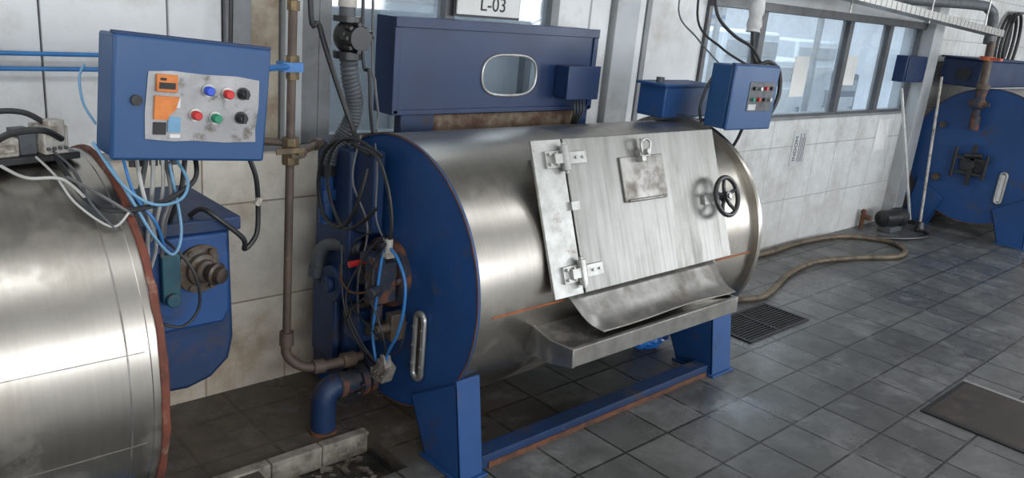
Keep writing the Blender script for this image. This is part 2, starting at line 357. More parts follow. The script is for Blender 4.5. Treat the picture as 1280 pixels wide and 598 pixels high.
bm=NB(); bb(bm,2.20,2.56,2.755,2.765,1.515,1.70); fin(bm,'plate',PAPER,sg,.002)
bm=NB(); bb(bm,2.19,2.57,2.765,2.775,1.505,1.71); fin(bm,'border',BLACK,sg)
text('L-03',.085,INK,Matrix.Translation((2.40,2.7535,1.562))@Matrix.Rotation(math.pi/2,4,'X'),sg)
bm=NB(); bb(bm,2.36,2.40,2.775,2.80,1.70,2.1); fin(bm,'hanger',FRAMEG,sg)
def paper(x0,x1,z0,z1,y,label):
    bm=NB(); bb(bm,x0,x1,y-.002,y,z0,z1); o=fin(bm,'paper_notice',PAPER); o['label']=label; o['category']='notice'; return o
paper(5.25,5.45,1.12,1.4,2.832,'white paper sheet taped to the window glass')
paper(6.02,6.2,1.2,1.42,2.832,'small white paper taped to the window glass')
paper(6.75,6.98,.66,.92,YW-.001,'small white paper stuck on the tiled wall')
nt_=root('printed_notice',(5.47,YW,.63),'grey printed notice pasted sideways on tiled wall','notice')
bm=NB(); bb(bm,5.38,5.57,YW-.003,YW-.0005,.62,.885); fin(bm,'sheet',PAPERG,nt_)
mt=Matrix.Translation((5.43,YW-.004,.75))@Matrix.Rotation(math.pi/2,4,'X')@Matrix.Rotation(math.pi/2,4,'Z')
text('INDOM',.055,INK,mt,nt_)
for k in range(4):
    bm=NB(); x=5.475+.024*k; bb(bm,x,x+.008,YW-.0042,YW-.003,.65,.86-.03*(k%2)); fin(bm,'print_line',WIREG,nt_)
for z in(1.31,1.265):
    bm=NB(); cy(bm,(-2.5,2.765,z),(1.18,2.765,z),.007,seg=10)
    for x in(-.3,.5,1.0): bb(bm,x-.012,x+.012,2.755,2.812,z-.012,z+.012)
    o=fin(bm,'air_pipe',WIREB); o['label']='thin bright blue pipe clipped along the wall'; o['category']='pipe'; o['group']='thin blue wall pipes'

# ------------------------------------------------------------------ drum machines
def drum_machine(x0,x1,label,YC=2.28,ZC=.61,RR=.5,endmat=None):
    endmat=endmat or BLUE
    r=root('drum_washing_machine',((x0+x1)/2,YC,0),label,'washing machine')
    bm=NB()
    n=26; prof=[(0.0,RR-.012),(.003,RR),(.02,RR),(.022,RR-.002)]
    prof+=[(.024+(x1-x0-.048)*i/n,RR-.002) for i in range(n+1)]+[(x1-x0-.022,RR),(x1-x0-.003,RR),(x1-x0,RR-.012)]
    rev(bm,(x0,YC,ZC),(1,0,0),prof,128); fin(bm,'shell',STEEL,r)
    for side in(0,1):
        x=x0 if side==0 else x1; d=-1 if side==0 else 1
        bm=NB(); rev(bm,(x-d*.01,YC,ZC),(d,0,0),[(0,RR-.004),(.012,RR+.001),(.018,RR+.001),(.0185,RR-.006),(.013,RR-.008),(.013,.30),(.013,0.02)],128)
        fin(bm,'end_plate',endmat,r)
        bm=NB(); rev(bm,(x+d*.0072,YC,ZC),(d,0,0),[(0,RR-.003),(.0,RR+.0025),(.003,RR+.0025),(.003,RR-.003)],128,False,False)
        fin(bm,'rim',RUST,r)
    def leg(xa,xb):
        for s in(1,-1):
            def yy(y): return YC-(2.28-y)*s
            bm=NB(); zt=ZC-.61
            poly=[(yy(1.775),0),(yy(1.98),0),(yy(2.085),.20+zt),(yy(1.835),.35+zt)]
            prism(bm,poly,'x',xa,xa+.012); 
            poly=[(yy(1.775),0),(yy(1.787),0),(yy(1.847),.36+zt),(yy(1.835),.36+zt)]
            prism(bm,poly,'x',xa,xb)
            poly=[(yy(1.97),0),(yy(1.98),0),(yy(2.085),.20+zt),(yy(2.075),.20+zt)]
            prism(bm,poly,'x',xa,xb)
            bb(bm,xa-.012,xb+.012,min(yy(1.760),yy(2.0)),max(yy(1.760),yy(2.0)),0,.010)
            fin(bm,'leg',BLUE,r,.003)
    leg(x0-.025,x0+.075); leg(x1-.20,x1-.05)
    for s in(0,1):
        y=YC-.48 if s==0 else YC+.42
        bm=NB(); bb(bm,x0+.09,x1-.21,y,y+.07,.045,.053); bb(bm,x0+.09,x1-.21,y,y+.008,0,.045); bb(bm,x0+.09,x1-.21,y+.062,y+.07,0,.045)
        fin(bm,'base_rail',BLUED,r,.002)
        bm=NB(); bb(bm,x0+.12,x1-.22,y-.005,y-.0005,0,.022); fin(bm,'rust_strip',RUST,r)
    return r
YC,ZC=2.28,.61

# ---- machine B
B=drum_machine(1.6,3.28,'stainless steel horizontal drum washer with blue ends and legs')
bm=NB(); rev(bm,(3.235,YC,ZC),(1,0,0),[(0,.498),(.0,.524),(.008,.528),(.022,.528),(.022,.498)],128,False,False); fin(bm,'flange_ring',STEEL,B)
bm=NB(); a=math.radians(-2)
for (xa,xb) in((1.66,2.0),(2.95,3.22)):
    bx(bm,((xa+xb)/2,YC-.4985*math.cos(a),ZC+.4985*math.sin(a)),(xb-xa,.003,.007),Matrix.Rotation(-a,3,'X'))
fin(bm,'seam',SEAM,B,split=True)
DM=Matrix.Translation((2.439,1.837,.882))@Matrix.Rotation(-.367,4,'X')
M=DM
bm=NB(); bb(bm,-.44,.48,.006,.17,-.262,.225); fin(bm,'door_collar',STEELG,B,.004)
bm=NB(); bb(bm,-.54,-.395,-.006,.006,-.2765,.2765); fin(bm,'door_jamb',GALV,B,.002)
door=NB(); bb(door,-.388,.54,-.009,.006,-.2765,.2765)
dl=fin(door,'door',STEELD,B,.003)
bm=NB(); bb(bm,-.105,.155,-.018,-.008,.02,.19); fin(bm,'hatch_plate',STEELG,dl,.003)
bm=NB(); cy(bm,(-.09,-.020,.022),(.14,-.020,.022),.006); fin(bm,'hatch_hinge',STEELG,dl)
bm=NB(); bb(bm,.0,.06,-.034,-.009,.185,.215); cy(bm,(.03,-.026,.20),(.03,-.026,.255),.008); tube(bm,[(.005,-.040,.2),(.0,-.045,.235),(.03,-.045,.25),(.055,-.045,.235),(.05,-.040,.2)],.005,8); cy(bm,(.03,-.012,.2),(.03,-.055,.2),.012)
bb(bm,-.005,.02,-.045,-.012,.165,.185)
fin(bm,'latch',GALV,dl,.001)
for z in(.205,-.20):
    bm=NB(); bb(bm,-.49,-.40,-.016,-.005,z-.03,z+.03); bb(bm,-.375,-.29,-.020,-.008,z-.022,z+.022)
    cy(bm,(-.405,-.026,z-.045),(-.405,-.026,z+.045),.016)
    cy(bm,(-.405,-.026,z-.055),(-.405,-.026,z+.055),.009)
    for xx,zz in((-.475,-.018),(-.475,.018),(-.44,-.018),(-.44,.018),(-.31,0),(-.345,0)): cy(bm,(xx,-.012,z+zz),(xx,-.026,z+zz),.006,seg=6)
    bx(bm,(-.43,-.022,z),(.06,.02,.035))
    fin(bm,'hinge',GALV,dl,.001)
bm=NB(); bb(bm,-.40,-.36,-.018,-.004,.02,.05)
fin(bm,'catch_plate',GALV,dl)
bm=NB(); hw=(.490,-.065,-.02); rw=.080
tube(bm,[(hw[0]+rw*math.cos(a),hw[1],hw[2]+rw*math.sin(a)) for a in [2*math.pi*k/24 for k in range(24)]],.0105,10,True,2)
for k in range(5):
    a=2*math.pi*k/5+.3; tube(bm,[(hw[0],hw[1]+.008,hw[2]),(hw[0]+.04*math.cos(a),hw[1]+.01,hw[2]+.04*math.sin(a)),(hw[0]+rw*math.cos(a),hw[1],hw[2]+rw*math.sin(a))],.008,8,n=4)
cy(bm,(hw[0],hw[1]-.012,hw[2]),(hw[0],hw[1]+.025,hw[2]),.02)
fin(bm,'handwheel',BLKP,dl)
bm=NB(); cy(bm,(hw[0],hw[1],hw[2]),(hw[0],.02,hw[2]),.010); bb(bm,hw[0]-.10,hw[0]+.02,-.022,.0,hw[2]-.02,hw[2]+.02); cy(bm,(hw[0],hw[1]-.018,hw[2]),(hw[0],hw[1]-.01,hw[2]),.011,seg=6)
fin(bm,'spindle',GALV,dl)
M=Matrix.Identity(4)
bm=NB()
prof=[(1.775,.625),(1.745,.60),(1.722,.575),(1.70,.553),(1.675,.535),(1.65,.525),(1.62,.520)]
pr=cat([(0,a,b) for a,b in prof],4)
top=[(p.y,p.z) for p in pr]; 
vs=[]
nx=14
for i in range(nx+1):
    row=[]
    for j,(y,z) in enumerate(top):
        t=i/nx; q=j/(len(top)-1)
        x=1.985+(2.88-1.985)*t+(.06*(1-t)*q)
        zz=z+.003*math.sin(t*9+q*2)*q-.004*q*math.cos(t*math.pi*2)
        row.append(bm.verts.new((x,y,zz)))
    vs.append(row)
for i in range(nx):
    for j in range(len(top)-1): bm.faces.new((vs[i][j],vs[i+1][j],vs[i+1][j+1],vs[i][j+1]))
o=fin(bm,'apron',STEELG,B); md=o.modifiers.new('s','SOLIDIFY'); md.thickness=.004
bm=NB(); xa,xb=1.875,2.85
prism(bm,[(1.85,.525),(1.84,.512),(1.66,.470),(1.604,.488),(1.604,.500),(1.665,.482)],'x',xa,xb)
prism(bm,[(1.612,.505),(1.594,.505),(1.590,.440),(1.606,.440)],'x',xa,xb)
prism(bm,[(1.60,.442),(1.60,.452),(1.70,.425),(1.80,.42),(1.80,.41),(1.70,.413)],'x',xa,xb)
end=[(1.87,.535),(1.70,.500),(1.594,.506),(1.590,.438),(1.70,.410),(1.82,.41)]
prism(bm,end,'x',xa-.012,xa+.004); prism(bm,end,'x',xb-.004,xb+.012)
fin(bm,'drip_tray',STEELG,B,.003)
bm=NB(); prism(bm,[(1.93,.30),(1.82,.41),(1.82,.52),(1.86,.52)],'x',1.95,2.84); fin(bm,'tray_bracket',STEELG,B,.002)
def sight(x,y,z,parent,h=.125,gm=None):
    bm=NB(); pts=[]; w=.024
    for k in range(13): a=math.pi*k/12; pts.append((x,y+w*math.cos(a),z+h-w+w*math.sin(a)))
    for k in range(13): a=math.pi+math.pi*k/12; pts.append((x,y+w*math.cos(a),z-h+w+w*math.sin(a)))
    tube(bm,pts,.011,8,True,1); 
    for s in(-1,1):
        for q in(-.07,0,.07): cy(bm,(x,y+s*w,z+q),(x-.014,y+s*w,z+q),.005,seg=6)
    fin(bm,'sight_glass_frame',GALV,parent)
    bm=NB(); bb(bm,x,x+.012,y-.018,y+.018,z-h+.015,z+h-.015); fin(bm,'sight_glass',gm or GREASE,parent,.004)
sight(1.585,2.07,.395,B)
bm=NB()
rev(bm,(1.60,YC,ZC),(-1,0,0),[(0,.13),(.03,.13),(.035,.12),(.035,.085),(.07,.075),(.08,.06),(.08,.03),(.13,.03),(.13,0.01)],32)
for k in range(8):
    a=2*math.pi*k/8; cy(bm,(1.57,YC+.105*math.cos(a),ZC+.105*math.sin(a)),(1.545,YC+.105*math.cos(a),ZC+.105*math.sin(a)),.012,seg=6)
fin(bm,'bearing_hub',HUBM,B)
bm=NB(); bx(bm,(1.50,2.20,.61),(.10,.05,.15)); bx(bm,(1.47,2.21,.70),(.05,.09,.03)); cy(bm,(1.49,2.20,.53),(1.49,2.20,.44),.02); cy(bm,(1.47,2.16,.60),(1.42,2.14,.60),.018)
fin(bm,'actuator',HUBM,B,.004)
bm=NB(); bx(bm,(1.53,2.14,.46),(.06,.04,.10)); cy(bm,(1.51,2.14,.46),(1.45,2.14,.46),.016)
fin(bm,'solenoid',HUBG,B,.004)
bm=NB(); bx(bm,(1.54,2.26,.40),(.07,.07,.05)); fin(bm,'solenoid',HUBG,B,.004)
bm=NB(); cy(bm,(1.55,2.36,.44),(1.49,2.36,.44),.03); cy(bm,(1.49,2.36,.44),(1.46,2.36,.44),.016); fin(bm,'pipe_stub',HUBG,B,.002)
bm=NB(); bb(bm,1.50,1.565,2.42,2.66,.12,1.03); bb(bm,1.47,1.50,2.45,2.62,.20,.50)
prism(bm,[(2.30,.75),(2.45,.72),(2.45,1.04),(2.30,1.05)],'x',1.52,1.57)
fin(bm,'drive_guard',BLUED,B,.01)
bm=NB(); cy(bm,(1.52,2.47,.52),(1.46,2.47,.52),.07,seg=24); cy(bm,(1.46,2.47,.52),(1.44,2.47,.52),.03); bb(bm,1.48,1.54,2.30,2.40,.34,.46)
fin(bm,'gear_cover',BLUED,B,.004)
bm=NB(); cy(bm,(1.50,2.31,.65),(1.44,2.31,.65),.012); fin(bm,'red_knob',RED,B)
bm=NB(); cy(bm,(1.48,2.13,.74),(1.48,2.13,.79),.013); bb(bm,1.465,1.495,2.115,2.15,.725,.74); fin(bm,'white_coupling',WHITEP,B,.002)
bm=NB(); bx(bm,(1.48,2.12,.31),(.045,.06,.07),Matrix.Rotation(.4,3,'X')); bx(bm,(1.47,2.10,.355),(.03,.022,.05),Matrix.Rotation(-.3,3,'X')); bx(bm,(1.50,2.17,.275),(.06,.05,.04))
for k in range(3): cy(bm,(1.46,2.10+.02*k,.30),(1.45,2.10+.02*k,.30),.006,seg=8)
fin(bm,'terminal_block',DIRTYW,B,.004)
bm=NB()
tube(bm,[(1.48,2.145,.78),(1.465,2.15,.70),(1.465,2.17,.55),(1.465,2.18,.42),(1.47,2.16,.33)],.0055,8)
tube(bm,[(1.48,2.12,.76),(1.47,2.06,.74),(1.46,2.0,.68),(1.46,2.0,.58),(1.46,2.03,.48),(1.465,2.08,.40),(1.47,2.11,.31)],.0055,8)
fin(bm,'air_hose',WIREB,B,split=True)
bm=NB()
tube(bm,[(1.46,2.2,.80),(1.44,2.28,.74),(1.45,2.34,.62),(1.45,2.3,.50),(1.46,2.2,.45),(1.47,2.12,.42)],.0035,6)
tube(bm,[(1.46,2.14,.80),(1.44,2.22,.70),(1.40,2.26,.55),(1.42,2.20,.42),(1.46,2.16,.34)],.0035,6)
tube(bm,[(1.45,2.38,.70),(1.44,2.34,.50),(1.45,2.26,.38),(1.47,2.15,.32)],.0035,6)
tube(bm,[(1.47,2.10,.38),(1.45,2.0,.44),(1.46,1.98,.55)],.003,6)
tube(bm,[(1.44,2.16,.60),(1.40,2.22,.52),(1.42,2.28,.44),(1.45,2.24,.36),(1.47,2.18,.30)],.003,6)
tube(bm,[(1.46,2.12,.78),(1.43,2.18,.62),(1.43,2.10,.52),(1.45,2.08,.42),(1.47,2.12,.35)],.0035,6)
fin(bm,'wire',BLACK,B,split=True)
bm=NB(); tube(bm,[(1.46,2.40,.62),(1.43,2.34,.58),(1.43,2.27,.56),(1.46,2.2,.58)],.0045,6); fin(bm,'wire',RUST,B)
bm=NB()
tube(bm,[(1.50,2.36,1.10),(1.46,2.34,.95),(1.47,2.25,.80),(1.46,2.28,.6),(1.48,2.3,.45)],.004,6)
tube(bm,[(1.52,2.3,1.08),(1.48,2.22,1.0),(1.47,2.2,.85),(1.47,2.14,.78)],.003,6)
fin(bm,'wire',WIREG,B,split=True)
bm=NB(); tube(bm,[(1.56,2.42,.66),(1.52,2.48,.66),(1.49,2.54,.65),(1.47,2.57,.61),(1.465,2.575,.55)],.026,16,n=5); cy(bm,(1.465,2.575,.56),(1.464,2.576,.52),.034); cy(bm,(1.55,2.43,.66),(1.525,2.47,.66),.034)
fin(bm,'outlet_elbow',GREYP,B)
bm=NB()
tube(bm,[(1.50,2.30,1.04),(1.46,2.40,1.08),(1.43,2.48,1.02),(1.43,2.52,.90),(1.44,2.50,.79),(1.45,2.42,.76),(1.45,2.34,.80),(1.46,2.29,.90),(1.48,2.28,1.0)],.0075,8)
tube(bm,[(1.50,2.22,1.05),(1.47,2.34,1.09),(1.44,2.42,1.06),(1.43,2.46,.96),(1.44,2.44,.84),(1.45,2.36,.77),(1.46,2.26,.82),(1.47,2.20,.88)],.0065,8)
tube(bm,[(1.44,2.30,1.08),(1.46,2.20,1.06),(1.47,2.14,.97),(1.48,2.12,.85),(1.48,2.13,.78)],.0065,8)
fin(bm,'black_cable',BLACK,B,split=True)

# ---- machine A
A=drum_machine(-1.06,.61,'large stainless steel drum washer with rust-red rim')
bm=NB()
rev(bm,(.606,YC,ZC),(1,0,0),[(0,.499),(.0,.506),(.008,.508),(.016,.507),(.020,.50),(.020,.47)],128,False,False)
for v in bm.verts:
    n_=noise.noise(v.co*22)*.004; v.co+=V((0,v.co.y-YC,v.co.z-ZC)).normalized()*n_+V((n_,0,0))
fin(bm,'rusty_rim',RUSTR,A)
bm=NB()
for a_ in(-14,14):
    a=math.radians(a_); bx(bm,(-.3,YC-.4985*math.cos(a),ZC+.4985*math.sin(a)),(1.75,.002,.002),Matrix.Rotation(-a,3,'X'))
fin(bm,'seam',STEELG,A,split=True)
bm=NB()
rev(bm,(.535,YC,ZC),(1,0,0),[(0,.496),(.0,.4990),(.004,.4990),(.004,.496)],128,False,False)
fin(bm,'hoop',STEELG,A)
bm=NB()
poly=[(.645,.93),(.93,.93),(.94,.56),(.925,.49),(.87,.44),(.80,.42),(.72,.425),(.645,.46)]
prism(bm,poly,'y',2.13,2.50); fin(bm,'motor_housing',BLUED,A,.014)
bm=NB(); poly=[(.66,.90),(.915,.90),(.92,.66),(.90,.62),(.66,.62)]
prism(bm,poly,'y',2.105,2.131); fin(bm,'housing_front',BLUE,A,.012)
bm=NB(); bb(bm,.65,.95,2.10,2.5,.90,.94); fin(bm,'housing_lid',BLUED,A,.006)
bm=NB(); rev(bm,(.83,2.112,.80),(.15,-1,.0),[(0,.070),(.014,.070),(.016,.048),(.028,.045),(.032,.034),(.045,.030),(.05,.02),(.05,.01)],32)
for k in range(6):
    a=2*math.pi*k/6; cy(bm,(.83+.058*math.cos(a),2.102,.80+.058*math.sin(a)),(.83+.058*math.cos(a),2.086,.80+.058*math.sin(a)),.008,seg=6)
o=fin(bm,'bearing_flange',HUBG,A)
bm=NB(); rev(bm,(.84,2.068,.80),(.45,-1,-.05),[(0,.022),(.015,.024),(.018,.030),(.030,.032),(.034,.024),(.050,.022),(.052,.012)],24); fin(bm,'shaft_stub',GREASE,o)
bm=NB(); bx(bm,(.745,2.095,.79),(.05,.03,.14)); cy(bm,(.745,2.082,.73),(.745,2.065,.73),.02); fin(bm,'bracket',TEAL,A,.004)

# ---- machine C
Cm=drum_machine(7.5,9.18,'dark blue ended drum washer by the end wall',YC=2.21,ZC=.68,RR=.57,endmat=BLUE)
CY,CZ=2.25,.60
bm=NB(); rev(bm,(7.50,CY,CZ),(-1,0,0),[(.01,.095),(.03,.095),(.035,.04),(.08,.035),(.08,.01)],24)
bb(bm,7.43,7.455,CY-.14,CY+.15,CZ+.045,CZ+.070); bb(bm,7.44,7.46,CY-.12,CY+.11,CZ-.080,CZ-.055); bb(bm,7.43,7.455,CY-.025,CY+.01,CZ-.17,CZ+.18)
cy(bm,(7.44,CY+.13,CZ-.12),(7.44,CY+.13,CZ+.14),.016); cy(bm,(7.44,CY-.12,CZ-.10),(7.44,CY-.12,CZ+.11),.014); cy(bm,(7.42,CY+.05,CZ+.08),(7.42,CY-.08,CZ+.10),.024)
fin(bm,'latch_mechanism',BLKP,Cm,.002)
sight(7.483,1.99,.46,Cm,.13,PAPER)
bm=NB(); cy(bm,(7.49,2.5,.45),(7.44,2.5,.45),.03); cy(bm,(7.49,2.55,.9),(7.45,2.55,.9),.025); fin(bm,'port',HUBG,Cm,split=True)
ta=root('drive_housing',(7.8,2.5,1.27),'dark navy box housing on top of the end machine','machine guard')
bm=NB(); bb(bm,7.55,8.9,2.38,2.70,1.235,1.46); fin(bm,'casing',BLUEN,ta,.01)
bm=NB(); bb(bm,7.53,8.92,2.36,2.72,1.46,1.475); fin(bm,'lid',BLUED,ta,.004)
bm=NB(); cy(bm,(7.55,2.50,1.34),(7.50,2.50,1.34),.05); fin(bm,'round_cover',BLKP,ta)
wb=root('wall_cabinet',(7.0,2.75,1.24),'dark navy cabinet fixed on the wall by the pillar','cabinet')
bm=NB(); bb(bm,6.80,7.20,2.70,2.795,1.24,1.45); fin(bm,'casing',BLUEN,wb,.004)
bm=NB(); bb(bm,6.82,7.18,2.692,2.70,1.255,1.435); fin(bm,'lid',BLUEN,wb,.002)

# ------------------------------------------------------------------ hood
def hood(x0,x1,z0,z1,y0,y1,label,oval):
    r=root('guard_hood',((x0+x1)/2,(y0+y1)/2,z0),label,'machine guard')
    bm=NB()
    ox,oz,ow,oh=oval; n=40
    inner=[];outer=[]
    for k in range(n):
        a=2*math.pi*k/n; c,s=math.cos(a),math.sin(a)
        ex=abs(c)**.6*(1 if c>0 else -1)*ow; ez=abs(s)**.8*(1 if s>0 else -1)*oh
        inner.append((ox+ex,oz+ez))
        t=min(((x1-ox) if c>0 else (ox-x0))/max(abs(c),1e-6),((z1-oz) if s>0 else (oz-z0))/max(abs(s),1e-6))
        outer.append([ox+c*t,oz+s*t])
    for cx_,cz_ in((x0,z0),(x0,z1),(x1,z0),(x1,z1)):
        i=min(range(n),key=lambda i:(outer[i][0]-cx_)**2+(outer[i][1]-cz_)**2); outer[i]=[cx_,cz_]
    ya,yb=y0,y0+.006
    I0=[bm.verts.new((a,ya,b)) for a,b in inner];O0=[bm.verts.new((a,ya,b)) for a,b in outer]
    I1=[bm.verts.new((a,yb,b)) for a,b in inner];O1=[bm.verts.new((a,yb,b)) for a,b in outer]
    for k in range(n):
        j=(k+1)%n
        bm.faces.new((I0[k],I0[j],O0[j],O0[k])); bm.faces.new((I1[k],I1[j],O1[j],O1[k])); bm.faces.new((I0[k],I0[j],I1[j],I1[k])); bm.faces.new((O0[k],O0[j],O1[j],O1[k]))
    fin(bm,'front_sheet',BLUEN,r,smooth=False)
    bm=NB(); bb(bm,x0,x0+.006,y0+.006,y1,z0,z1); bb(bm,x1-.006,x1,y0+.006,y1,z0,z1); bb(bm,x0,x1,y0+.006,y1,z1,z1+.006); bb(bm,x0,x1,y0+.006,y1,z0-.006,z0)
    fin(bm,'casing',BLUEN,r,smooth=False)
    bm=NB(); bb(bm,x0-.008,x1+.008,y0-.012,y0,z1-.03,z1+.008); bb(bm,x0-.008,x0+.02,y0-.008,y0,z0,z1-.03); bb(bm,x1-.02,x1+.008,y0-.008,y0,z0,z1-.03); bb(bm,x0,x1,y0-.008,y0,z0-.005,z0+.015)
    fin(bm,'edge_trim',BLUEN,r,.002)
    bm=NB(); tube(bm,[(a,y0-.002,b) for a,b in inner],.006,8,True,1); fin(bm,'window_gasket',GALV,r)
    return r
H=hood(1.755,2.87,1.135,1.49,2.55,2.68,'navy blue sheet guard with rounded oval window over drum',(2.345,1.285,.155,.085))
bm=NB(); bb(bm,1.80,1.96,2.555,2.60,1.03,1.13); bb(bm,2.80,2.87,2.555,2.60,1.03,1.13); fin(bm,'support',BLUED,H,.003,split=True)
bm=NB(); bb(bm,1.96,2.80,2.56,2.60,1.035,1.125); bb(bm,1.94,2.82,2.53,2.565,1.03,1.05); fin(bm,'rusty_plate',BRUST,H,.004)
bm=NB(); bb(bm,2.62,2.82,2.47,2.548,1.195,1.335); fin(bm,'switch_box',BLUEN,H,.004)
bm=NB(); bb(bm,2.615,2.825,2.46,2.47,1.19,1.34); fin(bm,'switch_box_lid',BLUEN,H,.003)
bm=NB()
for k in range(4): tube(bm,[(2.70+.02*k,2.50,1.20),(2.70+.02*k,2.48,1.14),(2.71+.012*k,2.50,1.08),(2.74+.02*k,2.52,1.05)],.005,6)
fin(bm,'wire',BLACK,H,split=True)
mb=root('motor_box',(3.3,2.4,1.1),'mid-blue steel motor box on the drum end','box')
bm=NB(); bb(bm,3.12,3.50,2.30,2.46,1.12,1.272); fin(bm,'casing',BLUE,mb,.006)
bm=NB(); bb(bm,3.10,3.52,2.29,2.47,1.268,1.281); fin(bm,'lid',BLUE,mb,.003)
bm=NB(); cy(bm,(3.17,2.38,1.275),(3.17,2.38,1.305),.02); fin(bm,'plug',GREYP,mb)

# ------------------------------------------------------------------ control boxes
def control_box(loc,ry,label,w=.385,h=.295,d=.115,second=False):
    global M
    r=root('control_box',loc,label,'control box')
    M=Matrix.Translation(loc)@Matrix.Rotation(ry,4,'Y')
    bm=NB(); bb(bm,-w/2+.004,w/2-.004,.006,d,-h/2+.004,h/2-.004); fin(bm,'casing',BLUEB,r,.006)
    bm=NB(); bb(bm,-w/2,w/2,-.012,.004,-h/2,h/2); dr=fin(bm,'door',BLUEB,r,.007)
    bm=NB(); bb(bm,-w/2-.002,w/2+.002,-.004,.012,h/2-.002,h/2+.006); fin(bm,'edge_lip',BLUED,r,.002)
    if not second:
        bm=NB()
        pts=[(-.115,.068),(-.06,.073),(.02,.070),(.10,.072),(.162,.066),(.165,.0),(.160,-.06),(.163,-.094),(.08,-.098),(0,-.095),(-.05,-.098),(-.117,-.094),(-.12,-.03)]
        prism(bm,pts,'y',-.015,-.0125); fin(bm,'panel_plate',CPLATE,dr)
        def btn(x,z,mat,rr=.0115,ln=.018):
            bm=NB(); cy(bm,(x,-.015,z),(x,-.019,z),rr*1.4,seg=20); fin(bm,'bezel',BLKP if mat is BLKP else GALV,dr)
            bm=NB(); rev(bm,(x,-.018,z),(0,-1,0),[(0,rr),(ln,rr),(ln+.003,rr*.8)],20)
            if mat is BLKP: bb(bm,x-.004,x+.004,-.018-ln-.008,-.018-ln,z-rr,z+rr)
            fin(bm,'button',mat,dr)
        for x,z,m_ in((.028,.032,BLB),(.078,.027,RED),(.120,.030,BLKP),(0,-.03,RED),(.050,-.035,GREEN),(.118,-.032,BLKP)): btn(x,z,m_)
        bm=NB(); cy(bm,(-.14,-.012,-.002),(-.14,-.02,-.002),.013); fin(bm,'lock',BLKP,dr)
        bm=NB(); bb(bm,-.098,-.048,-.024,-.015,.022,.064); fin(bm,'timer_module',ORNG,dr,.002)
        bm=NB(); bb(bm,-.092,-.054,-.0255,-.0238,.030,.045); bb(bm,-.090,-.076,-.0255,-.0238,.050,.056); fin(bm,'module_display',INK,dr,split=True)
        bm=NB(); bb(bm,-.100,-.066,-.022,-.015,-.045,.012); prism(bm,[(-.066,.012),(-.042,.012),(-.050,-.02),(-.066,-.035)],'y',-.022,-.015); fin(bm,'orange_module',ORNG,dr)
        bm=NB(); bb(bm,-.066,-.036,-.019,-.015,-.075,-.038); fin(bm,'blue_sticker',WIREC,dr)
        bm=NB(); bb(bm,-.100,-.070,-.019,-.015,-.082,-.052); fin(bm,'black_print',INK,dr)
        bm=NB(); bb(bm,-.060,-.035,-.0172,-.015,-.089,-.080); fin(bm,'white_sticker',PAPER,dr)
        bm=NB(); bb(bm,-.052,-.038,-.0175,-.015,-.015,.008); fin(bm,'white_sticker',PAPER,dr)
    else:
        bm=NB(); bb(bm,-.055,.16,-.015,-.012,-.06,.075); fin(bm,'panel_plate',GREYP,dr,.002)
        for x,z,m_ in((-.02,.045,BLKP),(.03,.045,GALV),(.08,.047,RED),(.13,.047,BLKP),(-.02,-.005,GREEN),(.03,-.005,RED),(.08,-.005,BLKP),(.13,-.005,GALV)):
            bm=NB(); cy(bm,(x,-.015,z),(x,-.028,z),.009); fin(bm,'button',m_,dr)
        bm=NB(); bb(bm,-.045,.02,-.0165,-.015,-.055,-.028); fin(bm,'white_sticker',PAPERG,dr)
    M=Matrix.Identity(4)
    return r
CA=control_box((.782,2.0,1.281),math.radians(4.2),'blue steel control box with worn button panel and stickers')
CB=control_box((3.375,2.0,1.26),math.radians(1),'small blue control box with grey button panel',second=True)
def wires(parent,lst):
    for pts,m_,r_ in lst:
        bm=NB(); tube(bm,pts,r_,8); fin(bm,'wire',m_,parent)
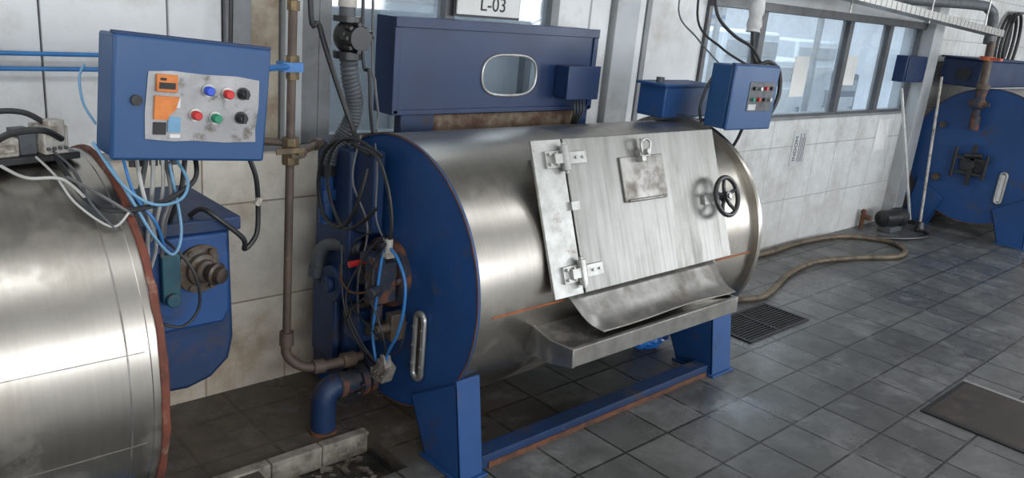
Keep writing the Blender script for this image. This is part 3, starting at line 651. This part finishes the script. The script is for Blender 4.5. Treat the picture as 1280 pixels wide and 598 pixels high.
wires(CA,[
 ([(.70,2.06,1.13),(.695,2.05,1.08),(.69,2.06,1.0),(.685,2.08,.90),(.69,2.09,.82)],WIREW,.006),
 ([(.72,2.05,1.13),(.715,2.04,1.05),(.70,2.05,.97),(.70,2.10,.90)],WIREW,.005),
 ([(.66,2.06,1.14),(.65,2.0,1.08),(.66,1.98,1.0),(.68,2.0,.92),(.675,2.04,.84)],WIREW,.005),
 ([(.74,2.06,1.12),(.735,2.03,1.04),(.72,2.05,.96),(.73,2.1,.88)],WIREG,.007),
 ([(.73,2.06,1.12),(.72,2.0,1.05),(.69,1.98,.98),(.70,2.02,.88)],WIREG,.005),
 ([(.56,2.05,1.18),(.60,1.98,1.09),(.66,1.96,1.04),(.73,1.97,1.04),(.76,1.99,1.08),(.75,2.04,1.13)],WIREC,.004),
 ([(.58,2.02,1.14),(.62,1.98,1.05),(.66,1.96,.96),(.71,1.97,.90),(.74,1.99,.96),(.73,2.03,1.12)],WIREC,.004),
 ([(.62,2.03,1.14),(.63,1.99,1.06),(.67,1.97,.99),(.70,2.0,.91)],WIREB,.004),
 ([(.50,2.14,1.13),(.53,2.0,1.05),(.60,1.96,1.03),(.70,1.98,1.04),(.78,2.0,1.08),(.80,2.04,1.13)],BLACK,.0065),
 ([(.78,2.06,1.12),(.76,2.04,1.04),(.74,2.06,.97),(.76,2.12,.94)],BLACK,.007),
 ([(.68,2.05,1.13),(.66,2.03,1.07),(.65,2.06,.98),(.69,2.1,.90)],GREYP,.007),
 ([(.965,2.08,1.11),(.985,2.08,1.05),(1.0,2.1,.96),(.995,2.1,.88),(.96,2.1,.84),(.945,2.08,.88),(.87,2.08,.95),(.84,2.11,.97),(.82,2.14,.945)],BLACK,.0075),
 ([(1.0,2.09,.99),(.99,2.09,.97)],WHITEP,.010),
 ([(.70,2.07,.93),(.74,2.03,.89),(.78,2.01,.82),(.79,2.01,.73),(.75,2.01,.68),(.70,2.02,.69),(.67,2.06,.71)],BLACK,.004),
 ([(.63,2.0,1.0),(.60,1.95,1.03),(.55,1.96,1.07),(.50,2.05,1.10)],WIREG,.004),
 ([(.56,2.08,1.36),(.545,2.07,1.33),(.55,2.07,1.27),(.575,2.07,1.22)],WIREC,.003),
])
bm=NB(); bx(bm,(.70,2.07,1.135),(.12,.03,.015)); 
for k in range(5): cy(bm,(.655+.025*k,2.07,1.14),(.655+.025*k,2.07,1.11),.010)
fin(bm,'cable_gland',GREYP,CA)
bm=NB(); tube(bm,[(.965,2.09,1.345),(1.05,2.2,1.34),(1.245,2.395,1.325)],.010,8,n=3); bx(bm,(1.25,2.40,1.325),(.07,.05,.03)); bx(bm,(.965,2.09,1.345),(.03,.05,.04))
fin(bm,'support_arm',WIREB,CA)
bm=NB(); tube(bm,[(3.35,2.09,1.14),(3.33,2.2,1.12),(3.30,2.28,1.10)],.012,8,n=3); bx(bm,(3.36,2.12,1.25),(.06,.03,.2)); fin(bm,'support_arm',BLUED,CB)
wires(CB,[
 ([(3.50,2.07,1.40),(3.56,2.05,1.42),(3.63,2.03,1.38),(3.65,2.02,1.27),(3.61,2.03,1.17),(3.55,2.05,1.12)],BLACK,.011),
 ([(3.22,2.1,1.38),(3.18,2.12,1.30),(3.15,2.12,1.20),(3.18,2.12,1.13)],BLACK,.007),
 ([(3.52,2.1,1.12),(3.50,2.12,1.02),(3.46,2.15,.95),(3.38,2.2,.93)],BLACK,.008),
 ([(3.55,2.08,1.40),(3.5,2.12,1.48),(3.42,2.18,1.53),(3.36,2.25,1.62),(3.36,2.3,1.8)],BLACK,.008),
 ([(3.22,2.1,1.40),(3.3,2.3,1.50),(3.26,2.4,1.62),(3.3,2.4,1.9)],WIREG,.004),
 ([(3.45,2.1,1.40),(3.52,2.3,1.46),(3.50,2.45,1.58),(3.55,2.5,1.9)],BLACK,.006),
])
wr=root('wrapped_pipe',(3.62,2.2,1.4),'white wrapped riser pipe dropping towards the control box','pipe')
bm=NB(); tube(bm,[(3.66,2.20,3.19),(3.64,2.20,2.2),(3.62,2.20,1.75),(3.60,2.19,1.55)],.035,14,n=8,rf=lambda i:1+.12*math.sin(i*2.1)); fin(bm,'wrapping',INSUL,wr)
bm=NB(); tube(bm,[(3.60,2.19,1.56),(3.60,2.18,1.5),(3.57,2.14,1.42),(3.55,2.09,1.395)],.012,8); fin(bm,'cable',BLACK,wr)

rb=root('relay_block',(.47,2.22,1.11),'exposed beige relays with loose wires on the drum','relay')
M=Matrix.Translation((.47,2.22,1.129))@Matrix.Rotation(.25,4,'Z')
bm=NB(); bb(bm,-.14,.09,-.05,.05,-.018,.0); fin(bm,'base',BLKP,rb,.003)
bm=NB(); bb(bm,.0,.06,-.055,.02,.0,.07); bb(bm,.012,.05,-.06,-.02,.02,.085); fin(bm,'relay_body',WHITEP,rb,.004)
bm=NB(); bb(bm,-.13,-.05,-.04,.03,0,.045); bb(bm,-.12,-.06,-.045,-.03,.01,.03); fin(bm,'relay_body',WHITEP,rb,.004)
bm=NB()
for k in range(4): cy(bm,(.008+.014*k,-.062,.015),(.008+.014*k,-.05,.015),.005,seg=8)
bb(bm,-.045,-.005,-.03,.03,0,.06); fin(bm,'terminal_cover',GREYP,rb,.002)
M=Matrix.Identity(4)
wires(rb,[
 ([(.35,2.17,1.14),(.40,2.13,1.19),(.47,2.12,1.20),(.52,2.16,1.17)],BLACK,.008),
 ([(.30,2.2,1.13),(.36,2.2,1.22),(.45,2.2,1.23),(.52,2.2,1.18)],BLACK,.007),
 ([(.38,2.12,1.12),(.42,2.07,1.10),(.49,2.05,1.095),(.53,2.0,1.05)],WIREW,.004),
 ([(.46,2.15,1.13),(.48,2.07,1.10),(.50,1.99,1.05),(.56,1.94,1.0),(.60,1.94,1.03)],WIREW,.003),
 ([(.50,2.16,1.14),(.52,2.06,1.11),(.53,1.98,1.05),(.57,1.93,.99)],GREYP,.003),
 ([(.36,2.14,1.15),(.30,2.1,1.13),(.27,2.14,1.13)],BLACK,.01),
])

# ------------------------------------------------------------------ pipework left of drum B
bp=root('steam_pipe',(1.25,2.4,.3),'rusty brown upright pipe with brass valve','pipe')
bm=NB(); tube(bm,[(1.262,2.4,3.19),(1.262,2.4,2.0),(1.256,2.4,1.2),(1.25,2.4,.42),(1.25,2.4,.36)],.0145,14,n=4)
fin(bm,'riser',PIPEB,bp)
bm=NB(); tube(bm,[(1.25,2.4,.37),(1.252,2.398,.31),(1.29,2.37,.27),(1.35,2.345,.262),(1.45,2.335,.265),(1.52,2.33,.27)],.018,12)
cy(bm,(1.25,2.4,.35),(1.25,2.4,.40),.025); cy(bm,(1.33,2.35,.262),(1.37,2.343,.262),.026); cy(bm,(1.44,2.336,.265),(1.49,2.332,.267),.028)
fin(bm,'elbow',PIPEB,bp)
bm=NB(); cy(bm,(1.256,2.4,1.005),(1.256,2.4,1.095),.029,seg=8); bx(bm,(1.256,2.375,1.05),(.05,.06,.03)); cy(bm,(1.256,2.36,1.06),(1.256,2.33,1.06),.012); bx(bm,(1.22,2.33,1.065),(.10,.008,.018))
fin(bm,'valve',BRASS,bp,.002)
bm=NB(); cy(bm,(1.256,2.4,1.03),(1.46,2.56,1.04),.013); cy(bm,(1.30,2.434,1.032),(1.325,2.454,1.034),.022,seg=8); cy(bm,(1.42,2.529,1.038),(1.445,2.548,1.039),.022,seg=8); cy(bm,(1.256,2.4,1.075),(1.16,2.46,1.08),.012)
fin(bm,'branch',PIPEB,bp)
bm=NB(); cy(bm,(1.26,2.4,1.285),(1.26,2.4,1.36),.022,seg=8); fin(bm,'coupling',BRASS,bp)
bm=NB(); cy(bm,(1.26,2.4,1.5),(1.26,2.4,1.53),.021,seg=8); fin(bm,'coupling',BRASS,bp)

dp=root('drain_pipe',(1.36,2.33,0),'fat blue drain elbow with rust, standing on floor','pipe')
bm=NB(); tube(bm,[(1.365,2.33,.0),(1.365,2.33,.10),(1.371,2.33,.145),(1.39,2.33,.168),(1.415,2.33,.176),(1.425,2.33,.176)],.046,20,n=5); fin(bm,'elbow',BLUED,dp)
bm=NB(); cy(bm,(1.415,2.33,.176),(1.585,2.33,.18),.043); cy(bm,(1.415,2.33,.176),(1.44,2.33,.176),.052); fin(bm,'drain_run',HUBM,dp)
for xa,xb in((1.50,1.525),(1.535,1.56)):
    bm=NB(); cy(bm,(xa,2.33,.178),(xb,2.33,.179),.066)
    for k in range(6):
        a=k*math.pi/3; q=(-.01,0) if xa<1.52 else (0,.01); cy(bm,(xa+q[0],2.33+.054*math.cos(a),.178+.054*math.sin(a)),(xb+q[1],2.33+.054*math.cos(a),.178+.054*math.sin(a)),.007,seg=6)
    fin(bm,'flange',HUBM,dp)
bm=NB(); cy(bm,(1.365,2.33,0),(1.365,2.33,.014),.052); fin(bm,'collar',RUST,dp)

vp=root('supply_pipe',(1.52,2.5,.9),'black valve over grey corrugated hose and blue coupling','pipe')
bm=NB(); cy(bm,(1.515,2.5,1.47),(1.515,2.5,3.19),.028); fin(bm,'riser',GREYP,vp)
bm=NB(); sph(bm,(1.518,2.49,1.42),.055,(1,1,1.05)); cy(bm,(1.517,2.5,1.47),(1.517,2.5,1.49),.05); cy(bm,(1.52,2.5,1.345),(1.52,2.5,1.37),.05); cy(bm,(1.518,2.46,1.42),(1.518,2.41,1.42),.04)
for k in range(8):
    a=k*math.pi/4; cy(bm,(1.518+.045*math.cos(a),2.46,1.42+.045*math.sin(a)),(1.518+.045*math.cos(a),2.42,1.42+.045*math.sin(a)),.008,seg=6)
cy(bm,(1.55,2.48,1.42),(1.60,2.47,1.43),.016)
fin(bm,'valve',BLKP,vp)
bm=NB(); cy(bm,(1.515,2.5,1.52),(1.515,2.5,1.56),.032); fin(bm,'white_collar',WHITEP,vp)
bm=NB(); tube(bm,[(1.525,2.5,1.36),(1.535,2.5,1.28),(1.555,2.5,1.20),(1.555,2.51,1.13),(1.53,2.53,1.06),(1.49,2.54,1.0),(1.475,2.54,.93)],.031,14,n=18,rf=lambda i:1+.09*math.cos(i*math.pi/1.5)); fin(bm,'corrugated_hose',GREYP,vp)
bm=NB(); cy(bm,(1.475,2.54,.92),(1.475,2.54,.96),.034); fin(bm,'clamp',BLKP,vp)
bm=NB(); cy(bm,(1.475,2.54,.74),(1.475,2.54,.92),.026); cy(bm,(1.475,2.54,.83),(1.475,2.54,.87),.036,seg=8); fin(bm,'blue_union',BLUE,vp)

for i,(pts,r_,m_,lab) in enumerate([
 ([(1.36,2.5,3.15),(1.37,2.5,1.62),(1.41,2.5,1.45),(1.46,2.49,1.30),(1.50,2.47,1.18),(1.52,2.44,1.10),(1.50,2.40,1.06)],.010,BLACK,'thick black cable dropping to the drum end'),
 ([(1.60,2.55,3.15),(1.59,2.52,1.5),(1.60,2.48,1.3),(1.585,2.44,1.18),(1.56,2.38,1.10)],.006,BLACK,'thin black cable beside the valve'),
 ([(1.66,2.6,3.15),(1.67,2.58,1.5),(1.68,2.56,1.25),(1.66,2.50,1.14),(1.60,2.42,1.1)],.005,WIREG,'thin grey cable beside the guard hood'),
 ([(1.22,2.72,3.15),(1.20,2.72,1.6),(1.19,2.72,1.3),(1.18,2.76,.99)],.008,BLACK,'black cable hanging down the door post'),
]):
    bm=NB(); tube(bm,pts,r_,8); o=fin(bm,'cable',m_); o['label']=lab; o['category']='cable'

# ------------------------------------------------------------------ floor things
gr=root('drain_grate',(3.9,2.05,0),'black iron drain grate set in the floor','grate')
bm=NB(); x0,x1,y0,y1=3.60,4.22,1.89,2.18
bb(bm,x0,x1,y0,y0+.02,0,.008); bb(bm,x0,x1,y1-.02,y1,0,.008); bb(bm,x0,x0+.02,y0+.02,y1-.02,0,.008); bb(bm,x1-.02,x1,y0+.02,y1-.02,0,.008); bb(bm,3.9,3.92,y0+.02,y1-.02,0,.008)
fin(bm,'frame',GRATE,gr)
bm=NB()
for k in range(12): bb(bm,x0+.02,x1-.02,y0+.028+.0205*k,y0+.036+.0205*k,.001,.007)
fin(bm,'bars',GRATE,gr)
bm=NB(); bb(bm,x0+.01,x1-.01,y0+.01,y1-.01,0,.001); fin(bm,'pit_darkness',pm('pit_shade_black',(.004,.004,.004),rough=.3),gr)  # flat black sheet on the floor, painting in the darkness of the pit below the bars

ht=root('floor_hatch',(3.9,.7,0),'brown iron hatch cover with bright metal edge','hatch')
bm=NB(); bb(bm,3.66,4.15,.20,1.02,0,.006); fin(bm,'cover',HATCH,ht)
bm=NB(); bb(bm,3.63,4.15,1.02,1.04,0,.007); bb(bm,3.63,3.66,.2,1.02,0,.007); fin(bm,'rim',GRATE,ht)
bm=NB(); bb(bm,4.155,4.18,.2,1.04,0,.009); fin(bm,'metal_strip',GALV,ht)

bm=NB(); tube(bm,[(3.40,2.35,.02),(3.75,2.33,.02),(4.06,2.28,.02),(4.31,2.23,.02),(4.87,2.38,.02),(5.30,2.42,.02),(5.70,2.32,.02),(6.06,2.17,.02),(6.35,2.22,.02),(6.45,2.42,.02),(6.22,2.66,.02),(5.72,2.74,.02),(5.25,2.72,.02),(4.8,2.72,.02),(4.2,2.66,.02),(3.8,2.60,.02)],.019,10)
o=fin(bm,'water_hose',HOSE); o['label']='long tan rubber hose looped loosely on floor'; o['category']='hose'
bm=NB(); tube(bm,[(6.5,2.5,.015),(6.75,2.36,.015),(7.0,2.3,.015),(7.15,2.36,.015),(7.15,2.45,.02)],.013,8)
o=fin(bm,'cable',BLACK); o['label']='black cable trailing across the floor to pump'; o['category']='cable'
pu=root('pump',(6.95,2.55,0),'small black pump motor on the floor by wall','pump')
bm=NB(); rev(bm,(6.80,2.62,.11),(1,-.2,0),[(0,.05),(.01,.07),(.2,.07),(.21,.085),(.26,.085),(.27,.05),(.33,.05)],20); fin(bm,'motor',BLKP,pu)
bm=NB(); bb(bm,6.82,7.05,2.53,2.64,0,.045); fin(bm,'foot',GREYP,pu,.004)
pm2=root('floor_valve',(6.75,2.74,0),'rusty stub valve at the wall base','valve')
bm=NB(); cy(bm,(6.75,2.755,0),(6.75,2.755,.14),.018); cy(bm,(6.75,2.755,.10),(6.75,2.69,.10),.02); sph(bm,(6.75,2.755,.14),.025); fin(bm,'body',RUST,pm2)
bm=NB(); bmesh.ops.create_icosphere(bm,subdivisions=5,radius=1)
for v in bm.verts:
    c=v.co.copy(); k=1+.22*noise.noise(c*2.3)+.14*noise.noise(c*6)+.05*noise.noise(c*14)
    v.co=V((3.09+c.x*.13*k,2.17+c.y*.08*k,max(.0,.08+c.z*.08*k)))
o=fin(bm,'plastic_bag',BLUEBAG); o['label']='crumpled bright blue plastic bag beneath the drum'; o['category']='bag'
def pole(p0,p1,r_,mat,lab,name,headn):
    r=root(name,p0,lab,'cleaning tool')
    bm=NB(); cy(bm,p0,p1,r_,seg=12); fin(bm,'handle',mat,r)
    bm=NB(); q=V(p0); headn(bm,q); fin(bm,'head',BLKP,r,.003)
def sq(bm,q): bb(bm,q.x-.02,q.x+.02,q.y-.10,q.y+.04,.0,.04)
def mp(bm,q): cy(bm,(q.x,q.y,.0),(q.x,q.y,.08),.05,.03)
pole((7.40,2.60,.02),(6.78,2.69,1.19),.012,INSUL,'long pale handled squeegee leaning on the wall','squeegee',sq)
pole((7.22,2.45,.03),(7.32,2.60,1.30),.011,WHITEP,'white handled mop propped by the pillar','mop',mp)
random.seed(9)
bm=NB()
for k in range(90):
    x=random.uniform(1.08,1.47); y=random.uniform(1.98,2.21); s=random.uniform(.006,.022)
    bx(bm,(x,y,-.077),(s*2,s,s*.6),Matrix.Rotation(random.uniform(0,3),3,'Z'))
o=fin(bm,'debris',CONC,smooth=False); o['label']='scattered grit and rubble in the drain channel'; o['category']='debris'; o['kind']='stuff'

# ------------------------------------------------------------------ overhead services at the right
tr=root('cable_tray',(5.9,2.3,1.7),'pale perforated metal cable tray hung overhead','cable tray')
a0=V((4.3,2.3,1.79)); a1=V((7.35,2.3,1.665)); L_=(a1-a0).length; ang=math.atan2(a1.z-a0.z,a1.x-a0.x)
M=Matrix.Translation((a0+a1)/2)@Matrix.Rotation(-ang,4,'Y')
bm=NB(); bb(bm,-L_/2,L_/2,-.07,.07,0,.004); bb(bm,-L_/2,L_/2,-.074,-.07,0,.05); bb(bm,-L_/2,L_/2,.07,.074,0,.05)
for k in range(40): bb(bm,-L_/2+.05+.075*k,-L_/2+.056+.075*k,-.077,-.074,.0,.05)
fin(bm,'channel',GALV,tr)
bm=NB()
for k in range(4): cy(bm,(-L_/2,-.04+.025*k,.016),(L_/2,-.04+.025*k,.016),.011,seg=8)
fin(bm,'cable',BLACK,tr,split=True)
M=Matrix.Identity(4)
bm=NB()
for x in(4.8,6.0,7.1): cy(bm,(x,2.3,1.70),(x,2.3,3.2),.006,seg=8)
fin(bm,'hanger',GALV,tr,split=True)
sp=root('overhead_pipe',(6.5,2.46,1.85),'grey overhead pipe turning down to the end machine','pipe')
bm=NB(); tube(bm,[(4.6,2.47,1.82),(6.0,2.47,1.85),(7.25,2.44,1.89),(7.42,2.40,1.87),(7.47,2.37,1.80),(7.45,2.355,1.6)],.04,14,n=6); fin(bm,'grey_run',GREYP,sp)
bm=NB(); cy(bm,(7.45,2.33,1.62),(7.42,2.30,1.22),.033); cy(bm,(7.42,2.30,1.24),(7.42,2.30,1.28),.055); fin(bm,'rusty_drop',PIPEB,sp)
bm=NB(); cy(bm,(7.44,2.33,1.47),(7.44,2.33,1.50),.055); bb(bm,7.40,7.48,2.22,2.33,1.475,1.495); fin(bm,'orange_clamp',pm('orange_red_paint',(.5,.09,.03),rough=.5),sp)
bm=NB(); cy(bm,(7.42,2.30,1.24),(7.42,2.30,1.0),.045,.03); sph(bm,(7.42,2.30,1.12),.06); cy(bm,(7.41,2.29,1.02),(7.41,2.29,.90),.04); bx(bm,(7.40,2.29,1.12),(.04,.16,.03)); fin(bm,'drop_valve',HUBM,sp)
co=root('cable_coil',(8.8,2.6,1.2),'black cable coiled and hung on white tiles','cable')
bm=NB()
for k in range(3): tube(bm,[(9.15+.03*k+(.16+.01*k)*math.cos(a),2.76-.03*k,1.62+(.27+.012*k)*math.sin(a)) for a in [2*math.pi*i/12 for i in range(12)]],.016,8,True,4)
fin(bm,'coil',BLACK,co)
bm=NB(); cy(bm,(9.2,2.64,1.92),(9.2,2.8,1.92),.012); fin(bm,'hook',GALV,co)

# ------------------------------------------------------------------ lights
w=bpy.data.worlds.new('World'); SC.world=w; w.use_nodes=True
bg=w.node_tree.nodes['Background']; bg.inputs[0].default_value=(.82,.91,1,1); bg.inputs[1].default_value=1.2
def area(loc,size,sy,power,rot,col=(1,1,1)):
    l=bpy.data.lights.new('lamp','AREA'); l.shape='RECTANGLE'; l.size=size; l.size_y=sy; l.energy=power; l.color=col
    o=bpy.data.objects.new('lamp',l); o.location=loc; o.rotation_euler=rot; COL.objects.link(o); return o
# daylight entering through the long window band, ceiling strip lamps, one added fill, lamps in the next room
area((2.0,-4.85,1.75),10.0,1.1,320,(math.radians(88),0,0),(.95,.97,1))
area((9.3,-2.5,1.9),3.0,1.6,160,(math.radians(80),0,math.radians(30)),(.92,.96,1))
for x in(.2,2.6,5.0,7.6): area((x,.4,3.12),1.8,.5,21,(0,0,0),(.94,.97,1))
area((-1.8,1.2,2.4),1.2,1.2,20,(0,math.radians(-70),0),(.95,.97,1))  # added fill light from the left, not a fixture of the room
for x in(2.5,5.5,8.5): area((x,4.4,3.1),2.2,1.6,105,(0,0,0),(.88,.94,1))
area((6.0,3.1,2.9),6.0,.3,75,(math.radians(40),0,0),(.88,.94,1))

# ------------------------------------------------------------------ camera
F=V((.664,.6905,-.2873)).normalized(); U=V((.129,.2724,.9534)); R=F.cross(U).normalized(); U=R.cross(F).normalized()
cd=bpy.data.cameras.new('camera'); cam=bpy.data.objects.new('camera',cd); COL.objects.link(cam)
cam.matrix_world=Matrix(((R.x,U.x,-F.x,0),(R.y,U.y,-F.y,0),(R.z,U.z,-F.z,1.6),(0,0,0,1)))
cd.sensor_width=36; cd.lens=36*1000/1280; cd.clip_start=.05
SC.camera=cam
SC.view_settings.view_transform='Standard'
SC.view_settings.look='None'
